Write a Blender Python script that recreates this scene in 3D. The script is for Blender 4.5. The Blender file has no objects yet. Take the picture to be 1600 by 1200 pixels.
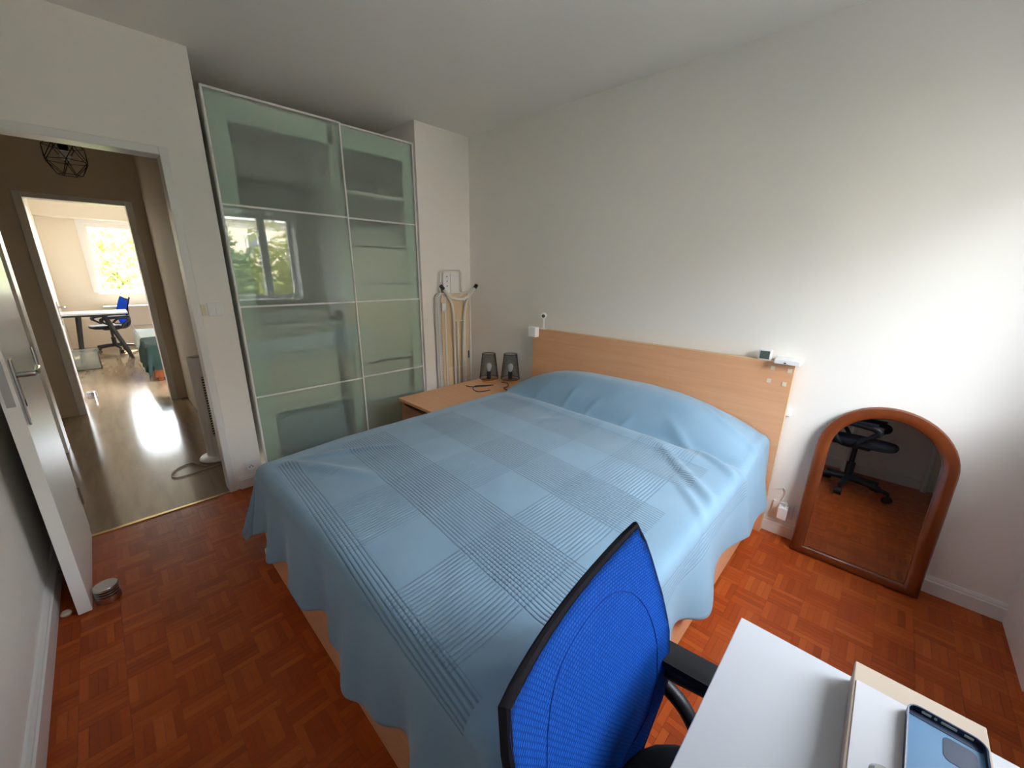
import bpy, bmesh, math, random
import numpy as np
from mathutils import Vector, Matrix
random.seed(7); rng = np.random.default_rng(7)
sc = bpy.context.scene
C = sc.collection
PI = math.pi

# ------------------------------------------------------------ camera, world, light, exposure
CAM = Vector((2.909, -2.454, 1.423)); YAW, PITCH, ROLL = 0.76372, 0.2800, 0.01383
def camera():
    f = Vector((-math.sin(YAW)*math.cos(PITCH), math.cos(YAW)*math.cos(PITCH), -math.sin(PITCH)))
    r = Vector((math.cos(YAW), math.sin(YAW), 0)); u = r.cross(f)
    r2 = math.cos(ROLL)*r + math.sin(ROLL)*u; u2 = -math.sin(ROLL)*r + math.cos(ROLL)*u
    cd = bpy.data.cameras.new('camera'); co = bpy.data.objects.new('camera', cd); C.objects.link(co)
    m = Matrix((r2, u2, -f)).transposed().to_4x4(); m.translation = CAM
    co.matrix_world = m
    cd.sensor_width = 36; cd.sensor_fit = 'HORIZONTAL'; cd.lens = 36*610.28/1600; cd.clip_start = 0.02; cd.clip_end = 300
    sc.camera = co
camera()
w = bpy.data.worlds.new('sky'); sc.world = w; w.use_nodes = True
bg = w.node_tree.nodes['Background']; bg.inputs[0].default_value = (0.87, 0.925, 1.0, 1); bg.inputs[1].default_value = 15.5
sd = bpy.data.lights.new('sun', 'SUN'); sd.energy = 20; sd.angle = 0.01; sd.color = (1, .90, .76)
so = bpy.data.objects.new('sun', sd); C.objects.link(so); so.rotation_euler = Vector((.50, -.25, -.80)).to_track_quat('-Z', 'Y').to_euler(); so.location = (-10, 5, 14)
def portal(name, loc, sx, sy, rot):
    l = bpy.data.lights.new(name, 'AREA'); l.shape = 'RECTANGLE'; l.size = sx; l.size_y = sy; l.energy = 1
    o = bpy.data.objects.new(name, l); C.objects.link(o); o.location = loc; o.rotation_euler = rot
    l.cycles.is_portal = True
portal('bedroom_daylight', (3.70, -.87, 1.575), 1.14, 1.14, (0, math.radians(90), 0))
portal('study_daylight', (-7.52, -1.6, 1.54), 1.14, 1.72, (0, math.radians(-90), 0))
vs = sc.view_settings; vs.view_transform = 'Standard'; vs.look = 'None'; vs.gamma = 1; vs.use_curve_mapping = False
vs.exposure = 1.06
cy = sc.cycles
cy.use_denoising = True; cy.max_bounces = 12; cy.diffuse_bounces = 8; cy.glossy_bounces = 5; cy.transmission_bounces = 8
cy.transparent_max_bounces = 12; cy.sample_clamp_indirect = 6; cy.caustics_reflective = False; cy.caustics_refractive = True; cy.blur_glossy = 1.0

# ------------------------------------------------------------ helpers
def mat(name, col, rough=.5, metal=0, **k):
    m = bpy.data.materials.new(name); m.use_nodes = True
    b = m.node_tree.nodes['Principled BSDF']
    b.inputs['Base Color'].default_value = (*col, 1); b.inputs['Roughness'].default_value = rough; b.inputs['Metallic'].default_value = metal
    for a, v in k.items(): b.inputs[a.replace('_', ' ')].default_value = v
    return m
class N:  # tiny node helper
    def __init__(s, m): s.t = m.node_tree; s.n = s.t.nodes; s.b = s.n['Principled BSDF'] if 'Principled BSDF' in s.n else None; s.out = s.n['Material Output']
    def add(s, ty, **k):
        n = s.n.new(ty)
        for a, v in k.items(): setattr(n, a, v)
        return n
    def link(s, a, b): s.t.links.new(a, b)
    def math(s, op, a, b=None):
        n = s.add('ShaderNodeMath', operation=op)
        for i, v in enumerate((a, b)):
            if v is None: continue
            if isinstance(v, (int, float)): n.inputs[i].default_value = v
            else: s.link(v, n.inputs[i])
        return n.outputs[0]
    def ramp(s, fac, stops):
        n = s.add('ShaderNodeValToRGB'); e = n.color_ramp.elements
        while len(e) < len(stops): e.new(.5)
        for q, (p, c) in zip(e, stops): q.position = p; q.color = (*c, 1)
        s.link(fac, n.inputs[0]); return n.outputs[0]
    def bump(s, h, st, dist=.002):
        n = s.add('ShaderNodeBump'); n.inputs['Strength'].default_value = st; n.inputs['Distance'].default_value = dist
        s.link(h, n.inputs['Height']); s.link(n.outputs[0], s.b.inputs['Normal'])
    def noise(s, scale, detail=3, vec=None, dist=0):
        n = s.add('ShaderNodeTexNoise'); n.inputs['Scale'].default_value = scale; n.inputs['Detail'].default_value = detail; n.inputs['Distortion'].default_value = dist
        if vec is not None: s.link(vec, n.inputs['Vector'])
        return n.outputs[0]
    def coord(s, kind='Object', scale=(1, 1, 1), rot=(0, 0, 0)):
        t = s.add('ShaderNodeTexCoord'); m = s.add('ShaderNodeMapping'); m.inputs['Scale'].default_value = scale; m.inputs['Rotation'].default_value = rot
        s.link(t.outputs[kind], m.inputs[0]); return m.outputs[0]
def paint(name, col, rough=.6, scale=90, st=.12):
    m = mat(name, col, rough); n = N(m); v = n.coord(); h = n.noise(scale, 4, v); n.bump(h, st)
    l = n.noise(1.3, 2, v); c = n.ramp(l, [(.3, tuple(x*.97 for x in col)), (.7, col)]); n.link(c, n.b.inputs['Base Color']); return m
def wood(name, dark, light, scale=(2, 30, 30), rough=.4, coat=0):
    m = mat(name, light, rough); n = N(m); v = n.coord('Object', scale)
    f = n.noise(1.6, 6, v, .6); n.link(n.ramp(f, [(.25, dark), (.75, light)]), n.b.inputs['Base Color'])
    n.bump(f, .05); n.b.inputs['Coat Weight'].default_value = coat; n.b.inputs['Coat Roughness'].default_value = .12; return m

M = {}
M['wall'] = paint('white wall paint', (.885, .86, .82))
M['ceil'] = paint('ceiling paint', (.875, .855, .82))
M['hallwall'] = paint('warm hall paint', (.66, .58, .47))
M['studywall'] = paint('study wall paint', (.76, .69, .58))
M['trim'] = mat('white gloss trim', (.80, .79, .78), .3)
M['door'] = mat('white door paint', (.78, .765, .74), .28)
M['white'] = mat('white plastic', (.86, .86, .87), .35)
M['cream'] = mat('cream plastic', (.74, .67, .5), .4)
M['desk'] = mat('white laminate', (.55, .57, .615), .35)
M['black'] = mat('black plastic', (.012, .013, .018), .45)
M['blackrim'] = mat('matt black rim', (.012, .010, .014), .85, 0, Specular_IOR_Level=.15); M['darkgap'] = mat('dark shadow board', (.02, .018, .015), .8)
M['metal'] = mat('brushed steel', (.55, .54, .52), .25, 1)
M['chrome'] = mat('chrome', (.62, .61, .60), .28, 1)
M['beech'] = wood('light beech veneer', (.70, .355, .185), (.78, .425, .235), (1.2, 26, 26), .42)
M['beechedge'] = mat('pale beech edge', (.66, .45, .25), .45)
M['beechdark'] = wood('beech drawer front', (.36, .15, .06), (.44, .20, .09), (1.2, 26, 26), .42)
M['mahog'] = wood('reddish varnished wood', (.12, .026, .007), (.205, .048, .012), (3, 24, 3), .22, .5)
M['lampwood'] = mat('orange turned wood', (.62, .27, .08), .4)
M['tube'] = mat('white enamel tube', (.76, .73, .68), .35)
M['glassbulb'] = mat('frosted bulb', (.85, .86, .88), .25)
M['cloth'] = None
M['green'] = mat('dark green blanket', (.022, .050, .040), .9)
M['paleblue'] = paint('pale quilted cover', (.62, .68, .68), .9, 60, .5)
M['brass'] = mat('brass strip', (.62, .45, .22), .25, 1)
M['card'] = mat('beige card', (.52, .42, .33), .7)
M['paper'] = mat('white paper', (.62, .62, .66), .75)
M['screen'] = mat('grey lcd', (.075, .10, .085), .3)
M['lens'] = mat('black lens', (.008, .008, .01), .1)
M['pad'] = mat('adhesive pad', (.72, .66, .50), .7)
M['grille'] = mat('dark grille', (.05, .048, .05), .5)
M['clear'] = mat('clear plastic', (.85, .9, .88), .1, 0, Transmission_Weight=.85, IOR=1.2)

def glass_window(name):
    m = bpy.data.materials.new(name); m.use_nodes = True; n = N(m); n.n.remove(n.b)
    tr = n.add('ShaderNodeBsdfTransparent'); gl = n.add('ShaderNodeBsdfGlossy'); gl.inputs['Roughness'].default_value = 0
    lw = n.add('ShaderNodeLayerWeight'); mx = n.add('ShaderNodeMixShader')
    fac = n.math('ADD', n.math('MULTIPLY', n.math('POWER', lw.outputs['Facing'], 5.0), .95), .04)
    tr.inputs[0].default_value = (.97, .98, .975, 1)
    n.link(fac, mx.inputs[0]); n.link(tr.outputs[0], mx.inputs[1]); n.link(gl.outputs[0], mx.inputs[2]); n.link(mx.outputs[0], n.out.inputs[0]); return m
M['pane'] = glass_window('window glass')
def frosted():
    m = bpy.data.materials.new('frosted green glass'); m.use_nodes = True; n = N(m); n.n.remove(n.b)
    tr = n.add('ShaderNodeBsdfTransparent'); tr.inputs[0].default_value = (.90, .955, .92, 1)
    rf = n.add('ShaderNodeBsdfRefraction'); rf.inputs['Color'].default_value = (.90, .955, .92, 1); rf.inputs['Roughness'].default_value = .30; rf.inputs['IOR'].default_value = 1.02
    df = n.add('ShaderNodeBsdfDiffuse'); df.inputs[0].default_value = (.72, .80, .71, 1); gl = n.add('ShaderNodeBsdfGlossy'); gl.inputs['Roughness'].default_value = 0
    lw = n.add('ShaderNodeLayerWeight'); fac = n.math('ADD', n.math('MULTIPLY', n.math('POWER', lw.outputs['Facing'], 5.0), .9), .075)
    a, b, c = (n.add('ShaderNodeMixShader') for _ in range(3)); a.inputs[0].default_value = .30; b.inputs[0].default_value = .14
    n.link(tr.outputs[0], a.inputs[1]); n.link(rf.outputs[0], a.inputs[2]); n.link(a.outputs[0], b.inputs[1]); n.link(df.outputs[0], b.inputs[2])
    n.link(fac, c.inputs[0]); n.link(b.outputs[0], c.inputs[1]); n.link(gl.outputs[0], c.inputs[2]); n.link(c.outputs[0], n.out.inputs[0]); return m
M['frost'] = frosted()
M['mirror'] = mat('mirror silver', (.52, .55, .56), .015, 1)

def bm_new(): return bmesh.new()
def box(bm, x0, x1, y0, y1, z0, z1, bev=0, seg=2):
    if x0 > x1: x0, x1 = x1, x0
    if y0 > y1: y0, y1 = y1, y0
    if z0 > z1: z0, z1 = z1, z0
    vs = [bm.verts.new(p) for p in ((x0,y0,z0),(x1,y0,z0),(x1,y1,z0),(x0,y1,z0),(x0,y0,z1),(x1,y0,z1),(x1,y1,z1),(x0,y1,z1))]
    fs = [bm.faces.new([vs[i] for i in q]) for q in ((3,2,1,0),(4,5,6,7),(0,1,5,4),(1,2,6,5),(2,3,7,6),(3,0,4,7))]
    if bev:
        es = list({e for f in fs for e in f.edges})
        bmesh.ops.bevel(bm, geom=es, offset=bev, segments=seg, profile=.5, affect='EDGES')
    return bm
def B(*a, **k): return box(bm_new(), *a, **k)
def frame_at(d):
    d = d.normalized(); a = Vector((0, 0, 1)) if abs(d.z) < .9 else Vector((1, 0, 0))
    x = d.cross(a).normalized(); return x, d.cross(x).normalized()
def tube(bm, pts, r, n=8, caps=True, closed=False):
    pts = [Vector(p) for p in pts]; k = len(pts); rings = []; rr = r if isinstance(r, (list, tuple)) else [r]*k; x = None
    for i, p in enumerate(pts):
        if closed: d = pts[(i+1) % k]-pts[i-1]
        else: d = pts[min(i+1, k-1)]-pts[max(i-1, 0)]
        d.normalize()
        if x is None: x, y = frame_at(d)
        else:
            x = (x-d*x.dot(d)).normalized(); y = d.cross(x)
        rings.append([bm.verts.new(p+(x*math.cos(2*PI*j/n)+y*math.sin(2*PI*j/n))*rr[i]) for j in range(n)])
    for i in range(k if closed else k-1):
        a, b = rings[i], rings[(i+1) % k]
        for j in range(n): bm.faces.new((a[j], a[(j+1) % n], b[(j+1) % n], b[j]))
    if caps and not closed: bm.faces.new(rings[0][::-1]); bm.faces.new(rings[-1])
    return bm
def T(pts, r, n=8, **k): return tube(bm_new(), pts, r, n, **k)
def lathe(bm, prof, c=(0, 0, 0), n=24, capb=True, capt=True):
    rings = [[bm.verts.new((c[0]+r*math.cos(2*PI*j/n), c[1]+r*math.sin(2*PI*j/n), c[2]+z)) for j in range(n)] for r, z in prof]
    for a, b in zip(rings, rings[1:]):
        for j in range(n): bm.faces.new((a[j], a[(j+1) % n], b[(j+1) % n], b[j]))
    if capb: bm.faces.new(rings[0][::-1])
    if capt: bm.faces.new(rings[-1])
    return bm
def L(prof, c=(0, 0, 0), n=24, **k): return lathe(bm_new(), prof, c, n, **k)
def prism(bm, pts, axis, a, b):  # outline of 2-D points extruded along axis from a to b
    def P(u, v, t): return {'x': (t, u, v), 'y': (u, t, v), 'z': (u, v, t)}[axis]
    A = [bm.verts.new(P(u, v, a)) for u, v in pts]; Bv = [bm.verts.new(P(u, v, b)) for u, v in pts]; k = len(pts)
    bm.faces.new(A[::-1]); bm.faces.new(Bv)
    for i in range(k): bm.faces.new((A[i], A[(i+1) % k], Bv[(i+1) % k], Bv[i]))
    bmesh.ops.recalc_face_normals(bm, faces=bm.faces[:]); return bm
def PR(pts, axis, a, b): return prism(bm_new(), pts, axis, a, b)
def rrect(x0, x1, y0, y1, r, n=5):
    o = []
    for cx, cy_, a0 in ((x1-r, y1-r, 0), (x0+r, y1-r, 90), (x0+r, y0+r, 180), (x1-r, y0+r, 270)):
        for i in range(n+1):
            a = math.radians(a0+90*i/n); o.append((cx+r*math.cos(a), cy_+r*math.sin(a)))
    return o
def origin(p):
    v = Vector((0, 0, 0))
    while p is not None: v += p.location; p = p.parent
    return v
def obj(name, bm, m, parent=None, local=False, smooth=False, label=None):
    if parent is not None and not local: bmesh.ops.translate(bm, verts=bm.verts[:], vec=-origin(parent))
    me = bpy.data.meshes.new(name)
    if smooth:
        bmesh.ops.recalc_face_normals(bm, faces=bm.faces[:])
        for f in bm.faces: f.smooth = True
        for e in bm.edges:
            if len(e.link_faces) == 2 and e.calc_face_angle(0) > .75: e.smooth = False
    bm.to_mesh(me); bm.free()
    me.materials.append(M[m] if isinstance(m, str) else m)
    o = bpy.data.objects.new(name, me); C.objects.link(o)
    if parent is not None: o.parent = parent
    if label: o['label'] = label
    return o
def recenter(o):  # put the origin of a single-mesh thing at its base
    me = o.data; co = np.empty(len(me.vertices)*3); me.vertices.foreach_get('co', co); co = co.reshape(-1, 3)
    c = Vector(((co[:, 0].min()+co[:, 0].max())/2, (co[:, 1].min()+co[:, 1].max())/2, co[:, 2].min()))
    me.transform(Matrix.Translation(-c)); o.location = o.location+c; return o
def tag(o, label, cat, group=None):
    o['label'] = label; o['category'] = cat
    if group: o['group'] = group
    return o
def thing(name, label, cat, loc=(0, 0, 0), rz=0, group=None):
    o = bpy.data.objects.new(name, None); C.objects.link(o); o.empty_display_size = .05
    o.location = loc; o.rotation_euler = (0, 0, rz); return tag(o, label, cat, group)
def struct(name, bm, m, parent=None, label=None, smooth=False):
    o = obj(name, bm, m, parent, smooth=smooth)
    if parent is None: o['kind'] = 'structure'
    if label: o['label'] = label
    return o
def one(name, bm, m, label, cat, group=None, smooth=False): return recenter(tag(obj(name, bm, m, smooth=smooth), label, cat, group))
def dup(root, loc, rz, label, group=None):
    r = root.copy(); C.objects.link(r); r.location = loc; r.rotation_euler = (0, 0, rz); r['label'] = label
    if group: r['group'] = group
    for ch in list(root.children):
        c = ch.copy(); C.objects.link(c); c.parent = r
        for g in ch.children: d = g.copy(); C.objects.link(d); d.parent = c
    return r

# ------------------------------------------------------------ room shell
H = 2.521; W = 3.516; LS = -2.843; S0, S1 = -.534, -1.890; DY0, DY1 = -2.087, -2.735; DH = 1.985
# wooden mosaic floor of the bedroom
def parquet_mat():
    m = mat('mosaic parquet', (.3, .1, .03), .3); n = N(m)
    g = n.add('ShaderNodeNewGeometry'); oi = n.add('ShaderNodeObjectInfo')
    at = n.add('ShaderNodeAttribute', attribute_name='tone')
    f = n.math('FRACT', n.math('ADD', n.math('MULTIPLY', oi.outputs['Random'], n.math('SUBTRACT', 1.0, at.outputs['Alpha'])), at.outputs['Fac']))
    c1 = n.ramp(f, [(0, (.35, .058, .011)), (.3, (.41, .072, .013)), (.65, (.45, .084, .015)), (1, (.52, .112, .022))])
    v = n.coord('Object', (40, 40, 40)); gr = n.noise(2.2, 5, v, .8)
    mx = n.add('ShaderNodeMix', data_type='RGBA', blend_type='MULTIPLY'); mx.inputs[0].default_value = .3
    n.link(c1, mx.inputs[6]); n.link(n.ramp(gr, [(.3, (.55, .5, .45)), (.7, (1, 1, 1))]), mx.inputs[7]); n.link(mx.outputs[2], n.b.inputs['Base Color'])
    n.b.inputs['Specular IOR Level'].default_value = .25
    ns = n.noise(14, 3, n.coord('Object')); n.link(n.ramp(ns, [(.3, (.30,)*3), (.7, (.45,)*3)]), n.b.inputs['Roughness']); return m
M['parquet'] = parquet_mat(); M['subfloor'] = mat('dark joint filler', (.075, .024, .008), .6)
floor = struct('floor', B(0, 3.7, LS, 0, -.1, -.002), 'subfloor', label='orange brown mosaic parquet floor of the bedroom')
def parquet():
    Q, K = .12, 5; F = Q/K; g = .00035; cells = []
    for i in range(int(3.72/Q)+1):
        for j in range(int(-LS/Q)+1):
            for k in range(K):
                if (i+j) % 2: x0, x1, y0, y1 = i*Q, i*Q+Q, -j*Q-Q+k*F, -j*Q-Q+k*F+F
                else: x0, x1, y0, y1 = i*Q+k*F, i*Q+k*F+F, -j*Q-Q, -j*Q
                x1 = min(x1, 3.69); y0 = max(y0, LS)
                if x1-x0 < .004 or y1-y0 < .004: continue
                cx, cy_ = (x0+x1)/2, (y0+y1)/2
                if .93 < cx < 2.5 and cy_ > -2.03: continue
                cells.append((x0+g, x1-g, y0+g, y1-g))
    f = Vector((-math.sin(YAW)*math.cos(PITCH), math.cos(YAW)*math.cos(PITCH), -math.sin(PITCH))); r = Vector((math.cos(YAW), math.sin(YAW), 0)); u = r.cross(f)
    def seen(c):  # the pieces that show largest in the photograph
        x, y = (c[0]+c[1])/2, (c[2]+c[3])/2
        if x > 2.78 and y < -1.2: return 1e9
        if .93 < x < 2.6 and y > -2.16: return 1e9
        if y < -2.66 and x < .75: return 1e9
        if x < .86: return 1e9
        d = Vector((x, y, 0))-CAM; z = d.dot(f)
        if z < .05: return 1e9
        px, py = 800+610.3*d.dot(r)/z, 600-610.3*d.dot(u)/z
        if not (-10 < px < 1610 and 0 < py < 1205): return 1e9
        return d.length
    cells.sort(key=seen); cells_near = [c for c in cells[:300] if abs((c[1]-c[0])*(c[3]-c[2])-(Q-2*g)*(F-2*g)) < 1e-6]
    near = set(cells_near); meshes = {}
    for (x0, x1, y0, y1) in cells_near:
        key = x1-x0 > y1-y0
        if key not in meshes:
            a, b = (Q/2-g, F/2-g) if key else (F/2-g, Q/2-g)
            bm = B(-a, a, -b, b, -.002, 0); me = bpy.data.meshes.new('parquet_strip'); bm.to_mesh(me); bm.free(); me.materials.append(M['parquet']); meshes[key] = me
            at = me.color_attributes.new('tone', 'FLOAT_COLOR', 'CORNER'); at.data.foreach_set('color', [0, 0, 0, 0]*len(at.data))
        o = bpy.data.objects.new('parquet_strip', meshes[key]); C.objects.link(o); o.parent = floor; o.location = ((x0+x1)/2, (y0+y1)/2, 0)
    bm = bm_new(); lay = bm.loops.layers.float_color.new('tone')
    for c in cells:
        if c in near: continue
        n0 = len(bm.faces); box(bm, c[0], c[1], c[2], c[3], -.002, 0); t = random.random(); bm.faces.ensure_lookup_table()
        for fc in bm.faces[n0:]:
            for lp in fc.loops: lp[lay] = (t, t, t, 1)
    o = obj('parquet_strips', bm, 'parquet', floor); o['kind'] = 'stuff'
parquet()

struct('wall_north', B(-.7, 3.9, 0, .12, -.1, H), 'wall', label='white wall behind the headboard')
struct('wall_south', B(-.0, 3.9, LS-.1, LS, -.1, H), 'wall', label='white wall behind the open door')
bm = B(-.1, 0, S0, 0, 0, H); box(bm, -.1, 0, DY0, S1, 0, H); box(bm, -.1, 0, DY1, DY0, DH, H); box(bm, -.1, 0, LS-.1, DY1, 0, H)
struct('wall_west', bm, 'wall', label='white wall with the doorway and wardrobe niche')
bm = B(-.72, -.1, S0, S0+.1, 0, H); box(bm, -.78, -.72, S1, S0+.1, 0, H)
struct('wall_niche', bm, 'wall', label='white walls of the niche around the wardrobe')
struct('ceiling', B(-7.7, 3.9, -4.2, .12, H, H+.12), 'ceil', label='plain white ceiling')
WY0, WY1, WZ0, WZ1 = -.30, -1.44, 1.0, 2.14
bm = B(W, W+.25, -.42, 0, 0, WZ0); box(bm, W+.12, W+.25, WY1-.1, -.42, 0, WZ0-.04); box(bm, W, W+.25, WY0, 0, WZ0, H); box(bm, W, W+.25, LS, WY1, 0, H); box(bm, W, W+.25, WY1, WY0, WZ1, H)
struct('wall_east', bm, 'wall', label='white window wall at the right edge of the room')
struct('trim_light_block', B(W-.19, W, WY1-.08, WY0+.08, WZ1, H-.06, bev=.004), 'trim', label='added unseen white box above the bedroom window, blocks upward light')  # unseen box, added to keep window light off the upper wall
sill = struct('trim_1', B(W-.03, W+.25, WY1, WY0, WZ0-.04, WZ0, bev=.004), 'trim', label='white window sill')
def window(name, x, y0, y1, z0, z1, cuts, label, sgn):
    t = .055; fb = bm_new(); ys = [y0]+[c for q in cuts for c in q]+[y1]
    box(fb, x-.03, x+.03, y1, y0, z0, z0+t); box(fb, x-.03, x+.03, y1, y0, z1-t, z1); box(fb, x-.03, x+.03, y0-.05, y0, z0+t, z1-t); box(fb, x-.03, x+.03, y1, y1+.05, z0+t, z1-t)
    wd = struct(name, fb, 'trim', label=label)
    for a, b in cuts: obj('mullion', B(x-.03, x+.03, b, a, z0+t, z1-t, bev=.004), 'trim', wd)
    edges = [y0-.05]+[v for q in cuts for v in q]+[y1+.05]
    for i in range(0, len(edges), 2): obj('pane', B(x-.004, x+.004, edges[i+1], edges[i], z0+t, z1-t), 'pane', wd)
    return wd
w1 = window('window_1', W+.20, WY0, WY1, WZ0, WZ1, [(-.63, -.725)], 'white two pane bedroom window', 1)
obj('handle', B(W+.14, W+.17, -.69, -.665, 1.5, 1.62, bev=.005), 'white', w1)
# baseboards
def base(name, pts0, pts1, axis, sgn, h=.085, d=.016):
    bm = bm_new(); (a0, b0), (a1, b1) = pts0, pts1
    prof = [(0, 0), (d, 0), (d, h*.74), (d*.75, h*.8), (d*.75, h*.88), (d*.4, h), (0, h)]
    if axis == 'x': prism(bm, [(b0+sgn*u, v) for u, v in prof], 'x', a0, a1)
    else: prism(bm, [(a0+sgn*u, v) for u, v in prof], 'y', b0, b1)
    return struct(name, bm, 'trim', label=None)
base('baseboard_north', (0, 0), (W, 0), 'x', -1)['label'] = 'white moulded baseboard under the headboard wall'
base('baseboard_south', (0.0, LS), (3.5, LS), 'x', 1, .11, .02)['label'] = 'white moulded baseboard behind the open door'
bb = base('baseboard_west', (0, S1), (0, DY0+.055), 'y', 1, .085); bb['label'] = 'white baseboard between wardrobe and door frame'
# door frame of the bedroom doorway
def casing(name, x0, x1, y0, y1, h, wd, label, proud=.012):
    bm = bm_new(); box(bm, x0-proud, x1+proud, y0-.004, y0+wd, 0, h+wd, bev=.004); box(bm, x0-proud, x1+proud, y1-wd, y1+.004, 0, h+wd, bev=.004); box(bm, x0-proud, x1+proud, y1+.004, y0-.004, h-.004, h+wd, bev=.004)
    return struct(name, bm, 'trim', label=label)
casing('door_frame_trim_2', -.1, 0, DY0, DY1, DH, .036, 'white painted frame of the open bedroom doorway')
bpy.data.objects['door_frame_trim_2'].name = 'trim_2'
one('threshold_strip', B(-.012, .012, DY1+.005, DY0-.005, -.001, .004, bev=.001), 'brass', 'thin brass threshold strip between hallway and parquet', 'threshold')

# bedroom door leaf, opened against the south wall
def lever(parent, x, y, z, sy, dirx):
    p = obj('handle_plate', B(x-.02, x+.02, y, y+sy*.008, z-.19, z+.06, bev=.003), 'metal', parent)
    bm = T([(x, y, z), (x, y+sy*.05, z), (x+dirx*.02, y+sy*.055, z), (x+dirx*.07, y+sy*.055, z+.004), (x+dirx*.125, y+sy*.05, z)], [.011, .010, .010, .009, .011], 10)
    obj('lever', bm, 'metal', p, smooth=True)
    obj('keyhole', B(x-.004, x+.004, y+sy*.008, y+sy*.0095, z-.12, z-.095), 'black', p)
d1 = thing('door_1', 'white bedroom door standing open, brushed steel lever handle', 'door', (0, DY1, 0)); d1['kind'] = 'structure'
obj('leaf', B(.004, .70, DY1-.03, DY1+.012, .008, DH-.006, bev=.002), 'door', d1)
lever(d1, .645, DY1+.012, 1.035, 1, -1)
obj('latch_plate', B(.70, .7015, DY1-.02, DY1+.002, .93, 1.13), 'metal', d1)
for hz in (.25, 1.0, 1.75): obj('hinge', L([(.007, hz-.05), (.007, hz+.05)], (0, DY1+.016, 0), 10), 'metal', d1)
def door_stop(x, y, z, rad, h, label):
    t = thing('door_stop', label, 'door stop', (x, y, z), 0, 'steel door stops')
    prof = [(rad*.97, 0), (rad, .004)]
    for q in (.42, .58, .74): prof += [(rad, h*q), (rad*.93, h*q+.001), (rad*.93, h*q+.006), (rad, h*q+.007)]
    prof += [(rad, h-.003), (rad*.96, h)]
    obj('body', L(prof, (0, 0, 0), 32), 'chrome', t, local=True, smooth=True)
    for q in (.42, .58, .74): obj('rubber_ring', L([(rad*.955, h*q+.001), (rad*.955, h*q+.006)], (0, 0, 0), 32), 'black', t, local=True)
    return t
door_stop(.655, -2.672, 0, .041, .075, 'grooved steel door stop on the parquet against the open bedroom door')
one('wooden_knob', L([(.008, 0), (.016, .006), (.018, .014), (.012, .022)], (.655, -2.80, 0), 16), 'card', 'small pale wooden knob on the floor behind the open door', 'knob', smooth=True)
# switch and sockets on the west wall
t = thing('light_switch', 'flat white double light switch beside the doorway', 'switch', (.0, -1.985, 1.18))
obj('plate', B(0, .009, -2.02, -1.945, 1.145, 1.225, bev=.003), 'white', t); obj('rocker', B(.009, .0125, -2.014, -1.984, 1.152, 1.218, bev=.001), 'white', t); obj('rocker', B(.009, .0125, -1.981, -1.951, 1.152, 1.218, bev=.001), 'white', t)
t = thing('small_switch', 'small yellowed push switch left of the white light switch', 'switch', (0, -2.037, 1.18))
obj('plate', B(0, .008, -2.05, -2.027, 1.15, 1.215, bev=.002), 'cream', t); obj('button', B(.008, .012, -2.044, -2.033, 1.176, 1.190, bev=.002), 'cream', t)
t = thing('wall_socket', 'round white wall socket low beside the wardrobe', 'socket', (0, -1.953, .14))
obj('plate', B(0, .006, -1.99, -1.916, .10, .18, bev=.003), 'white', t)
bm = L([(.028, 0), (.03, .008), (.024, .012), (.022, .006)], (0, 0, 0), 24); bmesh.ops.rotate(bm, verts=bm.verts[:], cent=(0, 0, 0), matrix=Matrix.Rotation(PI/2, 3, 'Y')); bmesh.ops.translate(bm, verts=bm.verts[:], vec=(.006, -1.953, .14))
obj('rim', bm, 'white', t, smooth=True)
for dy, dz in ((-.009, 0), (.009, 0), (0, .01)): obj('contact_hole', B(.0122, .0135, -1.953+dy-.003, -1.953+dy+.003, .14+dz-.003, .14+dz+.003), 'black', t)

# ------------------------------------------------------------ hallway and study beyond the doorway
def hallfloor():
    m = mat('beige sealed floor', (.33, .24, .155), .14); n = N(m); v = n.coord('Object', (1.2, 9, 1)); f = n.noise(2, 4, v, .4)
    n.link(n.ramp(f, [(.3, (.27, .19, .118)), (.7, (.36, .265, .17))]), n.b.inputs['Base Color']); w_ = n.noise(6, 2, n.coord()); n.bump(w_, .06, .01)
    n.b.inputs['Specular IOR Level'].default_value = .8; return m
M['hallfloor'] = hallfloor()
struct('floor_hall', B(-2.8, 0, -4.0, S1, -.1, 0), 'hallfloor', label='shiny beige hallway floor')
struct('floor_study', B(-7.7, -2.8, -3.1, -.3, -.1, 0), 'hallfloor', label='shiny tan floor of the room across the hallway')
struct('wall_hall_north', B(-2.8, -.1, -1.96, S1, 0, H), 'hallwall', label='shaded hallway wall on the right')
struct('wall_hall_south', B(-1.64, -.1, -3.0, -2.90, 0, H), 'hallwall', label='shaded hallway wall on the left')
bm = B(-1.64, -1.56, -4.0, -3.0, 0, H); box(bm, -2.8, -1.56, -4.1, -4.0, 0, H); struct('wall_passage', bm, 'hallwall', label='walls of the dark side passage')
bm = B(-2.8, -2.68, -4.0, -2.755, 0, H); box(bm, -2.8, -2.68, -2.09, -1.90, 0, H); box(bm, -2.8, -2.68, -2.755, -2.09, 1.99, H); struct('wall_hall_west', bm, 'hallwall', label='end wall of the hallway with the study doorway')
bm = B(-1.76, -1.56, -2.92, -2.845, 0, H-.4, bev=.004); struct('trim_3', bm, 'trim', label='white door post at the side passage')
bm = B(-2.81, -2.67, -2.80, -2.745, 0, 2.03, bev=.004); box(bm, -2.81, -2.67, -2.10, -2.045, 0, 2.03, bev=.004); box(bm, -2.81, -2.67, -2.745, -2.10, 1.985, 2.03, bev=.004); struct('trim_4', bm, 'trim', label='frame of the far study doorway')
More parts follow.
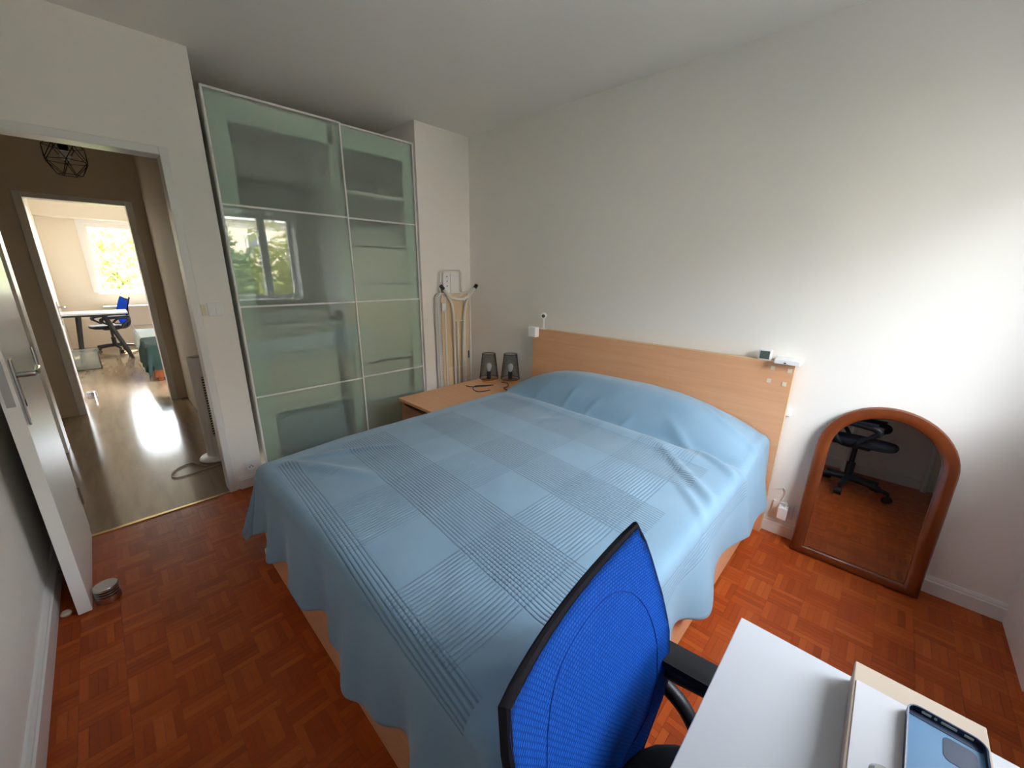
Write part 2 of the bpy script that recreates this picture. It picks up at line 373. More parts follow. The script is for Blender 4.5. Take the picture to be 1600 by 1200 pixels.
struct('wall_study_south', B(-7.7, -2.8, -3.03, -2.93, 0, H), 'studywall', label='left wall of the study'); struct('wall_study_north', B(-7.7, -2.8, -.4, -.3, 0, H), 'studywall', label='right wall of the study')
SX = -7.45; sz0, sz1, sy0, sy1 = .96, 2.13, -.80, -2.41
bm = B(SX-.15, SX, -2.93, sy1, 0, H); box(bm, SX-.15, SX, sy0, -.4, 0, H); box(bm, SX-.15, SX, sy1, sy0, 0, sz0); box(bm, SX-.15, SX, sy1, sy0, sz1, H)
struct('wall_study_west', bm, 'studywall', label='window wall of the study')
struct('trim_5', B(SX, SX+.28, -2.93, -.4, 2.19, H), 'studywall', label='boxed shutter casing above the study window')
struct('trim_6', B(SX-.05, SX+.06, sy1-.02, sy0+.02, sz0-.03, sz0), 'trim', label='white sill of the study window')
bm = bm_new(); box(bm, SX, SX+.015, sy1-.075, sy1, sz0, 2.19); box(bm, SX, SX+.015, sy1, sy0, sz1, 2.19); struct('trim_7', bm, 'trim', label='white casing around the study window')
window('window_2', SX-.07, sy0, sy1, sz0, sz1, [(-1.56, -1.65)], 'bright study window full of sunlit leaves', -1)
struct('trim_8', B(-2.8+.0, -2.68, -1.961, -1.945, 0, .08), 'trim', label='short white skirting at the hallway end')
# open study door with handle and stop
d2 = thing('door_2', 'white study door folded back against the left study wall', 'door', (-2.815, -2.80, 0)); d2['kind'] = 'structure'
obj('leaf', B(-3.47, -2.815, -2.81, -2.77, .008, 1.975, bev=.002), 'door', d2); lever(d2, -3.40, -2.77, 1.0, 1, 1)
door_stop(-3.36, -2.705, 0, .040, .075, 'steel door stop on the study floor in the far doorway')
# geometric wire hallway lamp
def cage_lamp():
    t = thing('pendant_lamp', 'black geometric wire cage lamp hanging in the hallway', 'lamp', (-1.35, -2.425, H))
    obj('ceiling_rose', L([(.045, H-.03), (.05, H)], (-1.35, -2.425, 0), 20), 'black', t); obj('cord', T([(-1.35, -2.425, H-.03), (-1.35, -2.425, 2.30)], .003, 6), 'black', t)
    s = obj('socket', L([(.02, 2.17), (.026, 2.19), (.026, 2.27), (.014, 2.30)], (-1.35, -2.425, 0), 16), 'black', t, smooth=True)
    bulb = bm_new(); bmesh.ops.create_uvsphere(bulb, u_segments=16, v_segments=10, radius=.03); bmesh.ops.translate(bulb, verts=bulb.verts[:], vec=(-1.35, -2.425, 2.135)); obj('bulb', bulb, 'glassbulb', t, smooth=True)
    bm = bm_new(); c = Vector((-1.35, -2.425, 2.135)); n = 6
    def ring(r, z, o): return [c+Vector((r*math.cos(2*PI*(i+o)/n), r*math.sin(2*PI*(i+o)/n), z)) for i in range(n)]
    top, a, b, bot = ring(.035, .125, 0), ring(.10, .06, .5), ring(.115, -.03, 0), ring(.06, -.115, .5)
    for R_ in (top, a, b, bot):
        for i in range(n): tube(bm, [R_[i], R_[(i+1) % n]], .0022, 5)
    for i in range(n):
        for P, Q in ((top[i], a[i]), (top[i], a[i-1]), (a[i], b[i]), (a[i], b[(i+1) % n]), (b[i], bot[i]), (b[i], bot[i-1])): tube(bm, [P, Q], .0022, 5)
    obj('wire_cage', bm, 'black', t)
cage_lamp()
# tower fan and cable
t = thing('tower_fan', 'white tower fan standing by the right hallway wall', 'fan', (-.66, -2.04, 0))
def oval(a, b, z, n=28): return [(a*math.cos(2*PI*i/n), b*math.sin(2*PI*i/n)) for i in range(n)]
obj('base', L([(.10, 0), (.112, .008), (.105, .022), (.04, .035)], (0, 0, 0), 28), 'white', t, local=True, smooth=True)
bm = bm_new(); prism(bm, rrect(-.055, .055, -.055, .055, .045), 'z', .03, .80); bmesh.ops.rotate(bm, verts=bm.verts[:], cent=(0, 0, 0), matrix=Matrix.Rotation(.5, 3, 'Z')); body = obj('body', bm, 'white', t, local=True, smooth=True)
bm = bm_new()
def fanrot(bm): bmesh.ops.rotate(bm, verts=bm.verts[:], cent=(0, 0, 0), matrix=Matrix.Rotation(.5, 3, 'Z')); return bm
obj('grille', fanrot(B(.05, .0565, -.035, .035, .20, .66, bev=.002)), 'grille', t, local=True)
for i in range(23): obj('grille_slat', fanrot(B(.0565, .0595, -.036, .036, .205+i*.02, .213+i*.02)), 'white', t, local=True)
obj('control_panel', fanrot(B(-.03, .03, -.03, .03, .80, .806, bev=.002)), 'metal', t, local=True); obj('badge', fanrot(B(.0555, .058, -.015, .015, .105, .135)), 'grille', t, local=True)
def spline(pts, n=8):
    P = [Vector(p) for p in pts]; P = [P[0]*2-P[1]]+P+[P[-1]*2-P[-2]]; o = []
    for i in range(1, len(P)-2):
        for k in range(n):
            s = k/n; a, b, c, d = P[i-1:i+3]; o.append(.5*((2*b)+(c-a)*s+(2*a-5*b+4*c-d)*s*s+(3*b-a-3*c+d)*s**3))
    return o+[P[-2]]
one('fan_cable', T(spline([(-.535, -1.985, .006), (-.50, -2.05, .006), (-.47, -2.17, .006), (-.46, -2.30, .006), (-.53, -2.33, .006), (-.63, -2.28, .006), (-.66, -2.20, .006), (-.60, -2.17, .006), (-.53, -2.12, .006)]), .0045, 8), 'card', 'pale looped cable lying on the hallway floor below the fan', 'cable', smooth=True)

# ------------------------------------------------------------ wardrobe
def wardrobe():
    y0, y1 = -.536, -1.863; ym = -1.108; top = 2.37; xf, xb = -.008, -.030
    t = thing('wardrobe', 'tall sliding wardrobe with frosted green glass panels in white frames', 'wardrobe', (-.35, -1.2, 0))
    obj('side_panel', B(-.66, -.055, y1+.006, y1+.024, 0, 2.36), 'white', t); obj('side_panel', B(-.66, -.055, y0-.024, y0-.006, 0, 2.36), 'white', t)
    obj('partition', B(-.66, -.065, ym-.06, ym-.03, 0, 2.36), 'white', t)
    obj('top_panel', B(-.66, -.055, y1+.024, y0-.024, 2.335, 2.36), 'white', t); obj('bottom_panel', B(-.66, -.055, y1+.024, y0-.024, .0, .07), 'white', t)
    M['wardback'] = mat('dark wardrobe back', (.20, .21, .19), .8)
    obj('back_panel', B(-.67, -.66, y1, y0, 0, 2.36), 'wardback', t)
    M['strip'] = mat('pale facing strip', (.75, .85, .79), .6)
    for a, b in ((y1+.024, y1+.115), (y0-.085, y0-.024), (ym-.075, ym-.015)): obj('facing_strip', B(-.062, -.056, a, b, .07, 2.335), 'strip', t)
    obj('facing_strip', B(-.062, -.056, y1+.115, y0-.085, 2.235, 2.335), 'strip', t)
    for z in (.42, .80, 1.02): obj('shelf', B(-.64, -.13, y1+.024, ym-.06, z, z+.025), 'white', t)
    for z in (.36, .70, .98, 1.32, 1.60, 1.95): obj('shelf', B(-.64, -.085, ym-.03, y0-.024, z, z+.025), 'white', t)
    M['wfab1'] = mat('folded grey cloth', (.64, .67, .66), .9); M['wfab2'] = mat('folded pale cloth', (.92, .88, .78), .9); M['wfab3'] = mat('folded blue cloth', (.28, .38, .48), .9)
    obj('hanging_rail', T([(-.35, y1+.024, 2.1), (-.35, ym-.06, 2.1)], .012, 10), 'metal', t)
    for (ya, yb, xa, xb_, z, h, m) in ((y1+.13, ym-.10, -.6, -.20, .445, .33, 'wfab2'), (y1+.12, ym-.10, -.6, -.16, .07, .30, 'wfab3'), (y1+.13, ym-.10, -.6, -.2, .825, .185, 'wfab1'), (y1+.16, ym-.12, -.6, -.25, 1.045, .10, 'wfab1'),
            (ym-.02, y0-.05, -.6, -.085, 1.005, .305, 'wfab2'), (ym-.02, y0-.05, -.6, -.085, 1.345, .245, 'wfab2'), (ym-.02, y0-.05, -.6, -.085, .725, .25, 'wfab2'), (ym-.02, y0-.05, -.6, -.14, .385, .28, 'wfab1'), (ym-.02, y0-.05, -.6, -.14, .07, .25, 'wfab1'), (ym-.02, y0-.08, -.6, -.2, 1.625, .12, 'wfab1')):
        obj('folded_clothes', B(xa, xb_, ya, yb, z, z+h, bev=.025), m, t)
    zs = [.02, .599, 1.189, 1.777, top]; fw = .011
    for (a, b, x0, x1) in ((y1, ym, xb+.012, xf+.004), (ym+.045-.09, y0, xb-.022, xb+.006)):
        d = obj('sliding_door', B(x0, x1, a, a+fw, zs[0], top, bev=.0015), 'trim', t, label='white framed sliding door')
        obj('stile', B(x0, x1, b-fw, b, zs[0], top, bev=.0015), 'trim', d)
        for i, z in enumerate(zs): 
            h = fw; z0 = z-h/2 if 0 < i < 4 else (z if i == 0 else z-h)
            obj('rail', B(x0+.001, x1-.001, a+fw, b-fw, z0, z0+h), 'trim', d)
        for i in range(4):
            za = zs[i]+(fw if i == 0 else fw/2); zb = zs[i+1]-(fw if i == 3 else fw/2); xm = (x0+x1)/2
            obj('glass_panel', B(xm-.003, xm+.003, a+fw, b-fw, za, zb), 'frost', d)
wardrobe()

# ------------------------------------------------------------ bed
bed = thing('bed', 'beech veneer double bed with wide plain headboard', 'bed', (1.72, -1.0, 0))
HX0, HX1, HH = .848, 2.607, .988
hb = obj('headboard', B(HX0, HX1, -.063, -.022, 0, HH, bev=.0015), 'beech', bed)
obj('edge_band', B(HX0, HX1, -.0635, -.0215, HH-.001, HH+.001), 'beechedge', hb); obj('edge_band', B(HX1-.001, HX1+.0012, -.0635, -.0215, 0, HH), 'beechedge', hb)
for px, pz in ((2.515, .955), (2.59, .953), (2.508, .885), (2.578, .880)): obj('adhesive_pad', B(px-.009, px+.009, -.0655, -.063, pz-.010, pz+.010), 'pad', hb)
obj('side_rail', B(2.535, 2.562, -2.07, -.063, .02, .38, bev=.002), 'beech', bed); obj('side_rail', B(.893, .92, -2.07, -.063, .02, .38, bev=.002), 'beech', bed)
obj('footboard', B(.893, 2.562, -2.10, -2.07, 0, .38, bev=.002), 'beech', bed)
obj('mattress', B(.93, 2.525, -2.05, -.075, .30, .52, bev=.04), 'paper', bed)
obj('corner_bracket', B(.872, .893, -2.112, -2.085, .01, .07, bev=.004), 'white', bed)

def spread_mat():
    m = mat('blue ribbed cotton', (.135, .27, .39), .85); n = N(m); n.b.inputs['Sheen Weight'].default_value = .25; n.b.inputs['Sheen Roughness'].default_value = .5
    uv = n.add('ShaderNodeUVMap'); sp = n.add('ShaderNodeSeparateXYZ'); n.link(uv.outputs[0], sp.inputs[0]); u, v = sp.outputs[0], sp.outputs[1]
    v2 = n.math('ADD', v, n.math('MULTIPLY', u, .07))
    def band(x, off, per, wd): return n.math('LESS_THAN', n.math('FRACT', n.math('DIVIDE', n.math('ADD', x, off), per)), wd/per)
    def ribs(x, p):  # narrow groove between broad ribs: darker weave, with raking shade in its colour
        s = n.math('SINE', n.math('MULTIPLY', x, 2*PI/p)); return n.math('POWER', n.math('ADD', n.math('MULTIPLY', s, .5), .5), 2.2)
    bx = band(u, 10*.53-2.07, .53, .30)      # ribs running along the length
    by = band(v2, 10*.46+1.67, .46, .25)     # ribs running across the bed
    def within(x, a, b): return n.math('MULTIPLY', n.math('GREATER_THAN', x, a), n.math('LESS_THAN', x, b))
    bx = n.math('MULTIPLY', bx, n.math('MULTIPLY', within(v, -2.07, -.50), within(u, .5, 2.68))); by = n.math('MULTIPLY', by, n.math('MULTIPLY', within(v2, -1.965, -.40), within(u, 1.03, 2.45)))
    rx = n.math('MULTIPLY', n.math('MULTIPLY', ribs(u, .0137), bx), .50); ry = n.math('MULTIPLY', n.math('MULTIPLY', ribs(v2, .0128), by), .9)
    g = n.math('MINIMUM', n.math('ADD', rx, ry), 1.15)
    w_ = n.noise(900, 2, n.coord('UV')); l = n.noise(3.5, 3, n.coord('UV'))
    h = n.math('SUBTRACT', n.math('MULTIPLY', w_, .12), g)
    n.bump(h, .75, .0035)
    base = n.ramp(l, [(.3, (.185, .308, .425)), (.7, (.215, .348, .47))])
    mx = n.add('ShaderNodeMix', data_type='RGBA', blend_type='MIX'); n.link(n.math('MULTIPLY', g, .68), mx.inputs[0]); n.link(base, mx.inputs[6]); mx.inputs[7].default_value = (.075, .15, .225, 1)
    n.link(mx.outputs[2], n.b.inputs['Base Color']); return m
def sstep(a, b, x):
    t = np.clip((x-a)/(b-a), 0, 1); return t*t*(3-2*t)
def bedspread():
    x0, x1, y0 = .942, 2.520, -2.052; r = .050
    # unrolled cloth
    s = np.arange(x0-.47, x1+.35, .0105); tt = np.arange(y0-.355, -.068, .0105)
    S, Tt = np.meshgrid(s, tt)
    # ragged straight hem lengths are kept by the grid; top surface first
    X = np.clip(S, x0, x1); Y = np.maximum(Tt, y0)
    def top(x, y):
        z = .545+.022*np.sin(np.clip((x-x0)/(x1-x0), 0, 1)*PI)**.6+.012*sstep(-2.05, -1.6, y)
        cx = (x-1.735)/.86; prof = np.clip(1-np.abs(cx)**3.2, 0, 1)
        a = sstep(-.50, -.27, y)*(1-.30*sstep(-.2, -.06, y))
        z = z+.185*prof*a
        z = z+.018*np.exp(-((y+.57+.05*(x-1.7))/.07)**2)*np.clip(1-np.abs(cx)**4, 0, 1)-.042*np.exp(-((y+.47+.03*(x-1.7))/.04)**2)*np.clip(1-np.abs(cx)**4, 0, 1)
        return z
    Z = top(X, Y)
    def nz(x, y, f, seed):
        q = np.random.default_rng(seed); o = 0
        for k in range(7):
            a = q.uniform(0, 2*PI); ff = f*q.uniform(.6, 1.6); o = o+np.sin(ff*(x*np.cos(a)+y*np.sin(a))+q.uniform(0, 6.28))
        return o/7
    Z = Z+.006*nz(S, Tt, 9, 1)+.0025*nz(S, Tt, 30, 2)
    def ridge(ax, ay, bx, by, wd, amp):
        dx, dy = bx-ax, by-ay; l2 = dx*dx+dy*dy; q = np.clip(((S-ax)*dx+(Tt-ay)*dy)/l2, 0, 1)
        d = np.hypot(S-ax-q*dx, Tt-ay-q*dy); return amp*np.exp(-(d/wd)**2)*np.sin(np.clip(q, .02, .98)*PI)**.5
    for R_ in ((2.14, -.40, 2.60, -.66, .022, .024), (2.20, -.62, 2.62, -.98, .026, .020), (2.25, -.25, 2.75, -.38, .02, .016), (2.36, -.85, 2.66, -1.15, .02, .012), (1.2, -.44, 1.3, -.36, .018, .012), (1.45, -.46, 1.52, -.36, .016, .012), (1.62, -.47, 1.72, -.38, .015, .012), (1.86, -.50, 1.95, -.42, .018, .012), (.97, -2.02, 1.45, -1.78, .03, .020), (1.0, -1.95, 1.25, -1.55, .02, .010), (1.5, -.8, 1.62, -.66, .03, .007), (2.42, -2.0, 2.48, -1.7, .03, .010)):
        Z = Z+ridge(*R_)
    ex = np.where(S > x1, S-x1, np.where(S < x0, x0-S, 0)); sx = np.where(S > x1, 1., np.where(S < x0, -1., 0.)); ey = np.maximum(y0-Tt, 0)
    e = np.hypot(ex, ey); ee = np.maximum(e, 1e-9); ux, uy = sx*ex/ee, -ey/ee
    th = np.clip(e/r, 0, PI/2); rest = np.maximum(e-r*PI/2, 0)
    ang = np.arctan2(ey, ex)  # 0 on a side, 90 deg on the foot
    corner = np.clip(np.minimum(ang, PI/2-ang)/(PI/4), 0, 1)*(e > 0); left = (sx < 0)
    flare = np.where(left, .40, .13)*np.cos(ang)**2*(ex > 0)+.10*np.sin(ang)**2*(ey > 0); flare = flare+np.where(left, .03, .16)*corner
    # perimeter coordinate for the hanging folds
    per = np.where(sx > 0, Tt*np.cos(ang), 0)+S*np.sin(ang)+np.where(sx < 0, -Tt*np.cos(ang)+7, 0)
    fr = np.where(np.sin(ang) > .7, 1.0, .62); fold = .75*np.sin(fr*per*17+1.3*np.sin(per*5.1))+.30*np.sin(fr*per*29+2.1*np.sin(per*3.3)+1)
    fold = fold*(1-corner)+corner*np.sin(ang*6+.2)*1.2
    chest = left*sstep(-1.35, -1.1, Tt)*(ey == 0); flare = flare*(1-.85*chest); amp = .034*np.clip(rest/.30, 0, 1.2)**1.2*(1+.8*corner)*(1-.85*chest)
    out = r*np.sin(th)+flare*rest+amp*(fold+.35); out = np.where(e > 0, np.maximum(out, r*np.sin(th)+.004*np.clip(rest/.05, 0, 1)), 0)
    down = r*(1-np.cos(th))+rest*np.sqrt(1-np.clip(flare, 0, .8)**2)*(1+.10*fold*np.clip(rest/.25, 0, 1))*(1-.14*corner)
    Xf = X+ux*out; Yf = Y+uy*out; Zf = np.maximum(Z-down, .02)
    # head end on the right: the cloth hangs beyond the mattress corner and dips
    nx_, ny_ = S.shape[1], S.shape[0]
    V = np.stack([Xf, np.minimum(Yf, -.068), Zf], -1).reshape(-1, 3)
    idx = np.arange(nx_*ny_).reshape(ny_, nx_); F = np.stack([idx[:-1, :-1], idx[:-1, 1:], idx[1:, 1:], idx[1:, :-1]], -1).reshape(-1, 4)
    base = Vector((1.72, -1.0, .0)); me = bpy.data.meshes.new('bedspread'); me.from_pydata((V-np.array(base)).tolist(), [], F.tolist())
    uvl = me.uv_layers.new(name='UVMap'); uvs = np.stack([S, Tt], -1).reshape(-1, 2)[F.reshape(-1)]; uvl.data.foreach_set('uv', uvs.reshape(-1))
    me.polygons.foreach_set('use_smooth', [True]*len(me.polygons)); me.materials.append(spread_mat())
    o = bpy.data.objects.new('bedspread', me); C.objects.link(o); o.location = base
    sm = o.modifiers.new('thickness', 'SOLIDIFY'); sm.thickness = .003; sm.offset = 1
    tag(o, 'steel blue cotton bedspread with ribbed checks draped over the bed', 'bedspread')
bedspread()

# ------------------------------------------------------------ low chest, lamps, cords
t = thing('low_chest', 'long low beech chest between the bed and the wardrobe', 'chest', (.60, -.52, 0))
X0, X1, Y0, Y1, CT = .362, .815, -1.028, -.012, .50
obj('top', B(X0, X1, Y0, Y1, CT-.022, CT, bev=.0015), 'beech', t)
obj('side_panel', B(X0+.002, X0+.02, Y0+.03, Y1, 0, CT-.022), 'beech', t); obj('side_panel', B(X1-.02, X1-.002, Y0+.03, Y1, 0, CT-.022), 'beech', t); obj('back_panel', B(X0+.02, X1-.02, Y1-.015, Y1, 0, CT-.022), 'beech', t)
obj('gap_shade_board', B(X0+.02, X1-.02, Y0+.045, Y0+.06, .02, CT-.022), 'darkgap', t)  # dark board, its colour stands in for shade behind the drawer fronts
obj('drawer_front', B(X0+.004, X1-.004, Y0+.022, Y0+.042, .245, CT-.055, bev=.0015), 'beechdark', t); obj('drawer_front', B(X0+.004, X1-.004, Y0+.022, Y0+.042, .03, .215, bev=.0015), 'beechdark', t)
def table_lamp(x, y, label):
    t = thing('table_lamp', label, 'lamp', (x, y, CT), 0, 'pair of wire lamps on the chest')
    obj('base', L([(.058, 0), (.064, .004), (.065, .016), (.061, .021)], (0, 0, 0), 32), 'lampwood', t, local=True, smooth=True)
    s = obj('socket', L([(.017, .021), (.018, .025), (.018, .085), (.015, .09)], (0, 0, 0), 16), 'black', t, local=True, smooth=True)
    obj('bulb', L([(.011, .088), (.014, .1), (.024, .122), (.026, .135), (.02, .152), (.008, .161)], (0, 0, 0), 18), 'glassbulb', t, local=True, smooth=True)
    rb, rt, zb, zt = .082, .057, .03, .245; bm = bm_new()
    def hoop(rr, z, th): return tube(bm_new(), [(rr*math.cos(2*PI*i/36), rr*math.sin(2*PI*i/36), z) for i in range(36)], th, 6, closed=True)
    sh = obj('shade', hoop(rb, zb, .0022), 'black', t, local=True); obj('top_hoop', hoop(rt, zt, .002), 'black', sh, local=True)
    for i in range(3): a = 2*PI*i/3+.5; obj('spoke', T([(rb*math.cos(a), rb*math.sin(a), zb), (.02*math.cos(a), .02*math.sin(a), .026)], .0015, 5), 'black', sh, local=True)
    bm = bm_new(); n = 60
    for i in range(n):
        for sg in (-1, 1):
            p = []
            for k in range(7):
                q = k/6; a = 2*PI*i/n+sg*q*.9; rr = rb+(rt-rb)*q; p.append((rr*math.cos(a), rr*math.sin(a), zb+(zt-zb)*q))
            tube(bm, p, .0007, 3, caps=False)
    me = obj('wire_mesh', bm, 'black', sh, local=True); me['kind'] = 'stuff'
table_lamp(.485, -.215, 'black wire mesh lamp on orange wood base, nearer the ironing board')
table_lamp(.625, -.092, 'black wire mesh lamp on orange wood base, nearer the headboard')
def cord(name, pts, rad, label, m='black', cat='cord'): return one(name, T(spline(pts), rad, 7), m, label, cat, smooth=True)
zc = CT+.003
cord('lamp_cord', [(.47, -.46, zc), (.53, -.44, zc), (.58, -.36, zc), (.62, -.29, zc+.004), (.60, -.33, zc+.006), (.545, -.42, zc+.006), (.57, -.47, zc), (.64, -.50, zc), (.68, -.48, zc), (.70, -.40, zc)], .0035, 'tangled black cord lying on the chest top')
cord('plug_cord', [(.60, -.175, zc), (.66, -.16, zc), (.72, -.22, zc), (.735, -.28, zc), (.79, -.30, zc)], .0035, 'short black cord running from the lamps towards the bed')

# ------------------------------------------------------------ ironing board leaning by the wardrobe
def ironing_board():
    t = thing('ironing_board', 'folded white ironing board standing upright in the corner', 'ironing board', (.06, -.23, 0))
    def mesh_mat():
        m = mat('perforated beige panel', (.62, .42, .22), .6); n = N(m); v = n.add('ShaderNodeTexVoronoi'); v.inputs['Scale'].default_value = 75; v.inputs['Randomness'].default_value = 0
        n.link(n.coord('Object', (1, 1, .7), (.6, 0, 0)), v.inputs['Vector']); c = n.ramp(v.outputs[0], [(.30, (.30, .17, .07)), (.42, (.70, .55, .36))]); n.link(c, n.b.inputs['Base Color']); return m
    M['perf'] = mesh_mat(); M['greyfab'] = paint('grey white cover fabric', (.60, .59, .58), .9, 40, .3)
    ya, yb = -.43, -.045; zt = 1.235
    out = [(ya+.05, .03), (yb-.05, .03), (yb-.01, .25), (yb, .6), (yb, zt-.05)]+[(yb-.05+.05*math.cos(a), zt-.05+.05*math.sin(a)) for a in (.4, .8, 1.2, 1.57)]+[(ya+.05+.05*math.cos(a), zt-.05+.05*math.sin(a)) for a in (1.57, 2., 2.4, 2.8)]+[(ya, zt-.05), (ya, .6), (ya+.01, .25)]
    obj('cover', PR(out, 'x', .012, .034), 'greyfab', t)
    cy_, cz = (ya+yb)/2, zt/2; inn = [(cy_+.02+(y-cy_)*.80, cz+(z-cz)*.985) for y, z in out]
    obj('perforated_panel', PR(inn, 'x', .034, .040), 'perf', t)
    bm = T([(.040, y, z) for y, z in [(cy_+.01+(y-cy_)*.93, cz+(z-cz)*.992) for y, z in out]], .007, 8, closed=True); obj('rim', bm, 'tube', t, smooth=True)
    for y in (-.335, -.115): obj('stiffener', B(.040, .050, y-.008, y+.008, .05, zt-.03, bev=.002), 'tube', t)
    # folded tube legs
    obj('leg', T(spline([(.075, -.355, 1.255), (.078, -.31, 1.19), (.078, -.28, 1.12), (.075, -.262, .95), (.07, -.255, .5), (.07, -.25, .05)]), .012, 10), 'tube', t, smooth=True)
    obj('leg', T(spline([(.075, -.055, 1.255), (.078, -.09, 1.19), (.078, -.125, 1.12), (.075, -.15, .95), (.07, -.16, .5), (.07, -.165, .05)]), .012, 10), 'tube', t, smooth=True)
    obj('leg', T(spline([(.062, -.215, .98), (.062, -.213, .7), (.062, -.205, .05)]), .010, 10), 'tube', t, smooth=True)
    f = obj('foot_bar', T(spline([(.098, -.405, 1.292), (.098, -.33, 1.22), (.098, -.25, 1.185), (.098, -.16, 1.185), (.098, -.085, 1.22), (.098, -.012, 1.292)]), .013, 10), 'tube', t, smooth=True)
    obj('rubber_cap', T([(.098, -.385, 1.272), (.098, -.412, 1.300)], .0165, 12), 'black', f); obj('rubber_cap', T([(.098, -.033, 1.272), (.098, -.008, 1.300)], .0165, 12), 'black', f)
    obj('crossbar', T([(.075, -.27, .985), (.075, -.15, .985)], .006, 8), 'tube', t); obj('crossbar', T([(.045, -.34, .55), (.045, -.1, .55)], .005, 8), 'tube', t)
    # iron rest
    r = obj('iron_rest', T([(.035, y, z) for y, z in rrect(-.365, -.135, 1.20, 1.43, .035)], .007, 8, closed=True), 'tube', t, smooth=True)
    obj('rest_plate', PR(rrect(-.335, -.165, 1.225, 1.405, .02), 'x', .028, .034), 'white', r); obj('rest_rib', B(.034, .039, -.262, -.257, 1.24, 1.40), 'tube', r)
    for z in (1.29, 1.33, 1.37): obj('screw', B(.034, .037, -.30, -.292, z, z+.008), 'grille', r)
    obj('lock_bracket', B(.045, .07, -.385, -.34, 1.08, 1.15, bev=.006), 'white', t); obj('sticker', B(.050, .0515, -.085, -.07, .62, .69), mat('blue sticker', (.05, .06, .2), .5), t)
ironing_board()

# ------------------------------------------------------------ small things on and beside the headboard
t = thing('security_camera', 'tiny white camera on a stand on top of the headboard', 'camera', (.938, -.042, HH))
obj('foot', L([(.028, 0), (.026, .005), (.006, .008)], (0, 0, 0), 20), 'white', t, local=True, smooth=True); obj('stem', T([(0, 0, .005), (0, -.004, .085)], .005, 8), 'white', t, local=True)
def disc(bmat_r, prof, c, ax): 
    bm = L(prof, (0, 0, 0), 24); bmesh.ops.rotate(bm, verts=bm.verts[:], cent=(0, 0, 0), matrix=Vector((0, 0, 1)).rotation_difference(Vector(ax)).to_matrix()); bmesh.ops.translate(bm, verts=bm.verts[:], vec=c); return bm
ax = (.45, -.89, -.08); hd = obj('head', disc(0, [(.015, -.012), (.024, -.010), (.025, .008), (.021, .012)], (0, -.004, .105), ax), 'white', t, local=True, smooth=True)
obj('lens', disc(0, [(.0135, .0118), (.012, .0145)], (0, -.004, .105), ax), 'lens', hd, local=True); obj('lens_ring', disc(0, [(.0075, .0146), (.0065, .016)], (0, -.004, .105), ax), 'screen', hd, local=True)
one('white_box', B(.838, .912, -.112, -.0645, .925, 1.003, bev=.004), 'white', 'small white sensor box clipped over the headboard corner below the camera', 'sensor box')
t = thing('thermometer', 'small square white thermometer with grey screen on the headboard', 'thermometer', (2.465, -.042, HH))
obj('body', B(2.436, 2.496, -.056, -.032, HH, HH+.058, bev=.005), 'white', t); obj('screen', B(2.444, 2.488, -.0575, -.056, HH+.008, HH+.050), 'screen', t)
t = thing('white_hub', 'flat white box on the right top corner of the headboard', 'hub', (2.575, -.05, HH))
obj('body', B(2.52, 2.632, -.105, -.005, HH+.001, HH+.024, bev=.003), 'white', t); obj('port', B(2.563, 2.573, -.1062, -.105, HH+.005, HH+.011), 'black', t)
t = thing('charger', 'white plug charger on the wall between headboard and mirror', 'charger', (2.69, -.02, .15))
obj('body', B(2.667, 2.713, -.052, -.008, .115, .188, bev=.005), 'white', t); obj('plug_top', B(2.697, 2.703, -.035, -.025, .188, .215), 'white', t)
one('charger_socket', B(2.635, 2.735, -.008, 0, .11, .20, bev=.003), 'trim', 'white wall plate behind the plug charger', 'socket')
cord('charger_cable', [(2.668, -.012, .19), (2.678, -.01, .225), (2.684, -.008, .26), (2.672, -.006, .285), (2.655, -.006, .28), (2.63, -.012, .27)], .002, 'thin white cable curling above the plug charger', 'trim', 'cable')
one('wall_adapter', B(2.600, 2.628, -.022, 0, .70, .745, bev=.005), 'white', 'tiny bright white adapter half hidden behind the headboard edge', 'adapter')

# ------------------------------------------------------------ arched mirror leaning on the wall
def mirror():
    lean = math.atan2(.075, .80); t = thing('arched_mirror', 'arched mirror in reddish wooden frame leaning against the wall', 'mirror', (3.008, -.095, 0))
    t.rotation_euler = (-lean, 0, 0)
    def path(inset, n=26, bot=0):
        h = .247-inset; zs = .60; o = [(-h, bot), (h, bot), (h, zs*.5), (h, zs)]
        o += [(h*math.cos(PI*i/n), zs+(.247-inset)*math.sin(PI*i/n)) for i in range(1, n)]
        return o+[(-h, zs), (-h, zs*.5)]
    bm = bm_new(); rings = []
    for inset, bot, y in ((0, 0, .012), (0, 0, -.010), (.006, .006, -.017), (.028, .022, -.019), (.048, .036, -.013), (.055, .042, -.004), (.055, .042, .012)):
        rings.append([bm.verts.new((x, y, z)) for x, z in path(inset, bot=bot)])
    k = len(rings[0])
    for a, b in zip(rings, rings[1:]+rings[:1]):
        for i in range(k): bm.faces.new((a[i], a[(i+1) % k], b[(i+1) % k], b[i]))
    obj('frame', bm, 'mahog', t, local=True, smooth=True)
    obj('mirror_glass', PR(path(.050, bot=.038), 'y', .002, .006), 'mirror', t, local=True); obj('backing', PR(path(.01, bot=.01), 'y', .0062, .0115), 'darkgap', t, local=True)
mirror()

